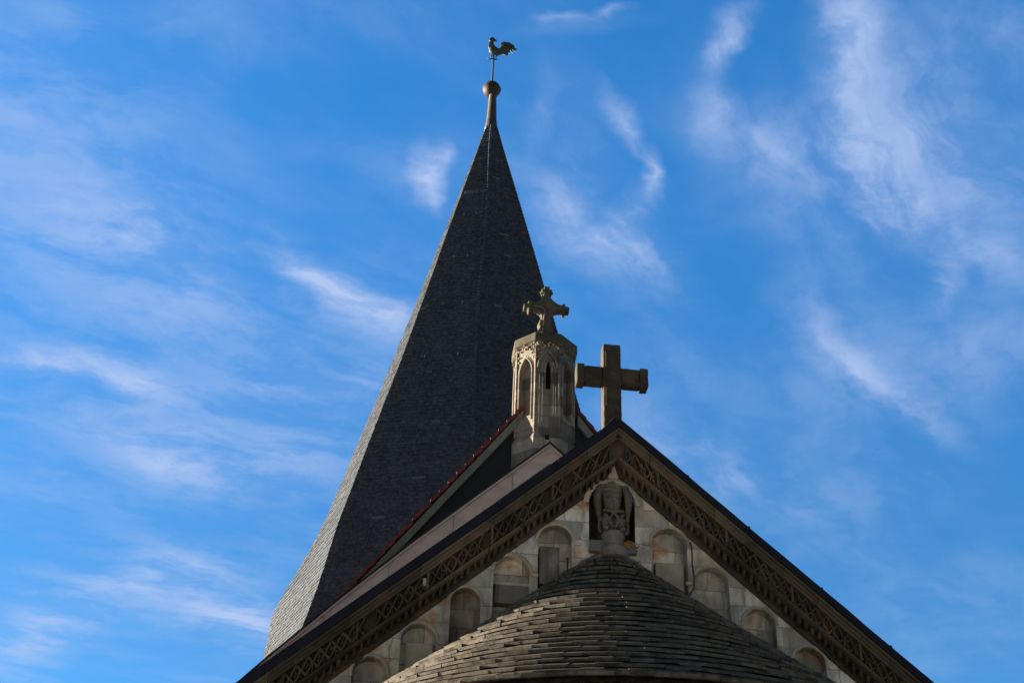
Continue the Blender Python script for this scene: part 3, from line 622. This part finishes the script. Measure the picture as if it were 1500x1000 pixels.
XCt = [-.5, -.5, -.49, -.48, -.478, -.477, -.476, -.476, -.475, -.474, -.473, -.47, -.469, -.465, -.461, -.456, -.452, -.444, -.438, -.382, -.298, -.204, -.146, -.134, -.122, -.075]
def ip(tab, z):
    for i in range(len(Ztab)-1):
        if z <= Ztab[i+1]:
            t = (z-Ztab[i])/(Ztab[i+1]-Ztab[i]); return tab[i]*(1-t)+tab[i+1]*t
    return tab[-1]
s22, c22 = math.sin(R(22)), math.cos(R(22))
def ring(z):
    w, t, xr, xc = ip(Wtab, z), ip(Ttab, z), ip(XRt, z), ip(XCt, z)
    return [Vector((-w-s22*t, 30-.8*w+c22*t, z)), Vector((-w, 30-.8*w, z)), Vector((xc, 30-1.05*w, z)), Vector((xr, 30-.8*w, z)),
            Vector((xr*1.02, 30+.75*w, z)), Vector((-w*.5, 30+.95*w+.3*min(t, w), z))]
z_ = 15.0; zs_ = []
while z_ < 45.3: zs_.append(z_); z_ += .168
FN = ['roof_flank', 'roof_face', 'roof_face', 'roof_face', 'roof_face', 'roof_face']
FT = []
for fi in range(6):
    mb = MB()
    for zi in zs_:
        za, zb_ = zi+.168*1.45, zi
        lo, hi = ring(zb_), ring(min(za, 45.46)); A0, B0, A1, B1 = lo[fi], lo[(fi+1) % 6], hi[fi], hi[(fi+1) % 6]
        n = (B0-A0).cross(A1-A0).normalized()
        w0 = (B0-A0).length; cnt = max(1, int(w0/.23)); u = 0; off = rnd.random()
        us = [0.] + [(k+off+rnd.uniform(-.12, .12))/cnt for k in range(cnt) if .02 < (k+off)/cnt < .985] + [1.]
        for k in range(len(us)-1):
            a, b = us[k], us[k+1]; g = .008/w0; dz = Vector((0, 0, rnd.uniform(-.02, .012)))
            slate_piece(mb, A1.lerp(B1, a), A1.lerp(B1, b), B0.lerp(A0, 1-b+g)+dz, A0.lerp(B0, a+g)+dz, n, .018*rnd.uniform(.8, 1.4), .040+rnd.uniform(0, .012), .05)
    mb.cur = 0; rr = [ring(z) for z in [15, 17, 18, 19, 20, 20.5, 21.1, 21.6, 22, 22.5, 23, 23.5, 24, 25, 26, 27, 28, 30, 32, 34, 36, 38, 40, 42, 44, 45.46]]
    mb.loft([[r_[fi], r_[(fi+1) % 6]] for r_ in rr], cap=False, closed=False)
    mb.build(FN[fi], MT['slate_spire'], tw, recalc=False)
# hip strips
for vi, ss in ((1, .035), (2, .085), (3, .045)):
    mb = MB(); zc_ = 16.
    while zc_ < 45.2:
        p0, p1 = ring(zc_)[vi], ring(zc_+.30)[vi]; o = Vector((p0.x*.6, -1, .25)).normalized() if vi != 1 else Vector((-.5, -.8, .2)).normalized()
        j = rnd.uniform(0, .012)
        mb.tube([p0+o*(.03+j), p1+o*(.018)], [ss, ss*.75], 6); zc_ += .21
    mb.build('hip', MT['slate_spire'], tw, recalc=True)
mb = MB(); rt15 = ring(15)
mb.loft([[Vector((p.x*.985, 30+(p.y-30)*.985, z)) for p in rt15] for z in (0, 15.3)]); mb.build('wall', MT['wall'], tw)
# small hatch and snow hooks near the top
def on_face(u, z, out=.05):
    r_ = ring(z); A, B = r_[1], r_[2]; n = (B-A).cross(ring(z+.5)[1]-A).normalized(); return A.lerp(B, u) + n*out, (B-A).normalized(), n
p, t_, n_ = on_face(.38, 40.55, .06)
mb = MB(); upv = n_.cross(t_)
if upv.z < 0: upv = -upv
mb.hexa([p+t_*a+upv*b+n_*c for c in (-.05, .06) for a, b in ((-.30, -.06), (.30, -.06), (.30, .08), (-.30, .08))]); mb.build('hatch', MT['lead'], tw, bevel=.01)
for u, z, w9, f9 in ((.80, 40.6, .30, 1), (.30, 41.6, .34, 2), (.55, 24.6, .5, 1), (.30, 22.9, .45, 1), (.62, 27.2, .3, 1), (.25, 33.5, .3, 2), (.4, 37.9, .4, 2), (.45, 36.6, .3, 2), (.42, 29.8, .22, 1)):
    r_ = ring(z); A, B = r_[f9], r_[f9+1]; n = (B-A).cross(ring(z+.5)[f9]-A).normalized(); t_ = (B-A).normalized(); upv = n.cross(t_); upv = -upv if upv.z < 0 else upv
    p = A.lerp(B, u) + n*.06; mb = MB(); sk = rnd.uniform(-.03, .03)
    mb.hexa([p+t_*a+upv*(b+sk*a)+n*c for c in (-.05, .02) for a, b in ((-w9/2, -.05), (w9/2, -.05), (w9/2, .06), (-w9/2, .06))]); mb.build('repair_patch', MT['lead'], tw)
for z in (30.5, 33.4, 36.2, 38.9):
    for u in (.35, .72):
        p, t_, n_ = on_face(u+rnd.uniform(-.06, .06), z, .03); mb = MB(); mb.tube([p, p+n_*.12, p+n_*.12+Vector((0, 0, .12))], .014, 5); mb.build('roof_hook', MT['iron'], tw)
# sheet metal neck above the slates
mb = MB(); mb.lathe([(.34, 45.30), (.30, 45.55), (.235, 46.1), (.20, 46.9), (.175, 47.62), (.20, 47.68)], (-.07, 30, 0), 14); mb.build('spire_neck', MT['neck'], tw, True)
mb = MB()
for k in range(14): 
    z = 43.6+k*.13; c = ring(z)[2]; mb.box(c.x-.05, c.x+.05, c.y-.09, c.y-.03, z, z+.085)
mb.build('lead_steps', MT['lead'], tw)

# ------------------------------------------------------------------ weathercock
WX = -.14
wc = thing('weathercock', 'green copper cockerel on a rod and copper ball at the spire tip', 'weathercock', (WX, 30, 47.6))
mb = MB(); pr_ = []
for k in range(17):
    a = -math.pi/2+math.pi*k/16; pr_.append((max(.02, .425*math.cos(a)), 48.03+.42*math.sin(a)))
mb.lathe(pr_, (WX, 30, 0), 20); bl = mb.build('ball', MT['ball'], wc, True)
mb = MB(); mb.lathe([(.432, 47.99), (.447, 48.01), (.447, 48.05), (.432, 48.07)], (WX, 30, 0), 24); mb.build('ball_seam', MT['ball'], wc)
mb = MB(); mb.tube([(WX, 30, 48.4), (WX+.01, 30, 49.4), (WX+.015, 30, 50.45)], [.05, .042, .034], 8); mb.build('rod', MT['iron'], wc, True)
RO = [(714.3, 60.2), (716, 57.6), (717.2, 57), (718, 55.9), (720.5, 56.2), (722, 57.2), (724, 58.6), (726.3, 60.6), (724.8, 61.2), (722, 60.6), (721, 62), (721.3, 65), (722.8, 68), (726, 70.2), (729, 71.8), (731.3, 70.6),
      (731.4, 66), (733, 62.7), (737, 61), (743, 61), (747.5, 62.8), (750.5, 65.5), (752.5, 68.5), (756, 69.4), (752.6, 70.4), (754, 73), (750.6, 71.3), (748.4, 68.2), (749.8, 75.8), (747.2, 73), (745, 69.8), (746, 77.3), (743.6, 73.8), (742.8, 79.6), (740.4, 80.6), (738, 79.8),
      (735.2, 77.8), (731, 80.4), (727.5, 82), (722.5, 80.8), (718.7, 78.8), (716, 75), (714.2, 71), (714.1, 67), (715.8, 63.5), (716.2, 61.6)]
poly = [(WX+(x-722)*.0336, 50.33+(82-y)*.0462) for x, y in RO]
mb = MB(); mb.prism(poly, 29.955, 30.045); mb.build('body', MT['copper'], wc, bevel=.02)
def rp(x, y, d=0): return Vector((WX+(x-722)*.0336, 30+d, 50.33+(82-y)*.0462))
mb = MB(); mb.blob(rp(722, 74.5), (.24, .12, .27), 2); mb.blob(rp(718, 68), (.12, .09, .2), 2); mb.blob(rp(719.3, 60.3), (.085, .07, .1), 2); mb.build('breast', MT['copper'], wc, True)
mb = MB()
for k in range(4): mb.tube([rp(731+k*.6, 74-k*2, -.05), rp(737+k*1.5, 65-k*.8, -.06), rp(743+k*2.6, 65+k*.2, -.055), rp(744+k*2.8, 71-k*.4, -.05)], [.04, .03, .025, .012], 6)
mb.build('tail_feather', MT['copper'], wc, True)
for x in (718.6, 725.8):
    mb = MB(); mb.tube([rp(x+1.5, 80), rp(x, 84), rp(x, 87.4)], [.04, .028, .026], 6); mb.tube([rp(x-5.5, 87.3), rp(x, 87.6), rp(x+3.5, 87)], [.012, .032, .015], 6); mb.tube([rp(x-3.5, 90), rp(x, 87.6)], [.01, .026], 5); mb.build('leg', MT['copper'], wc, True)
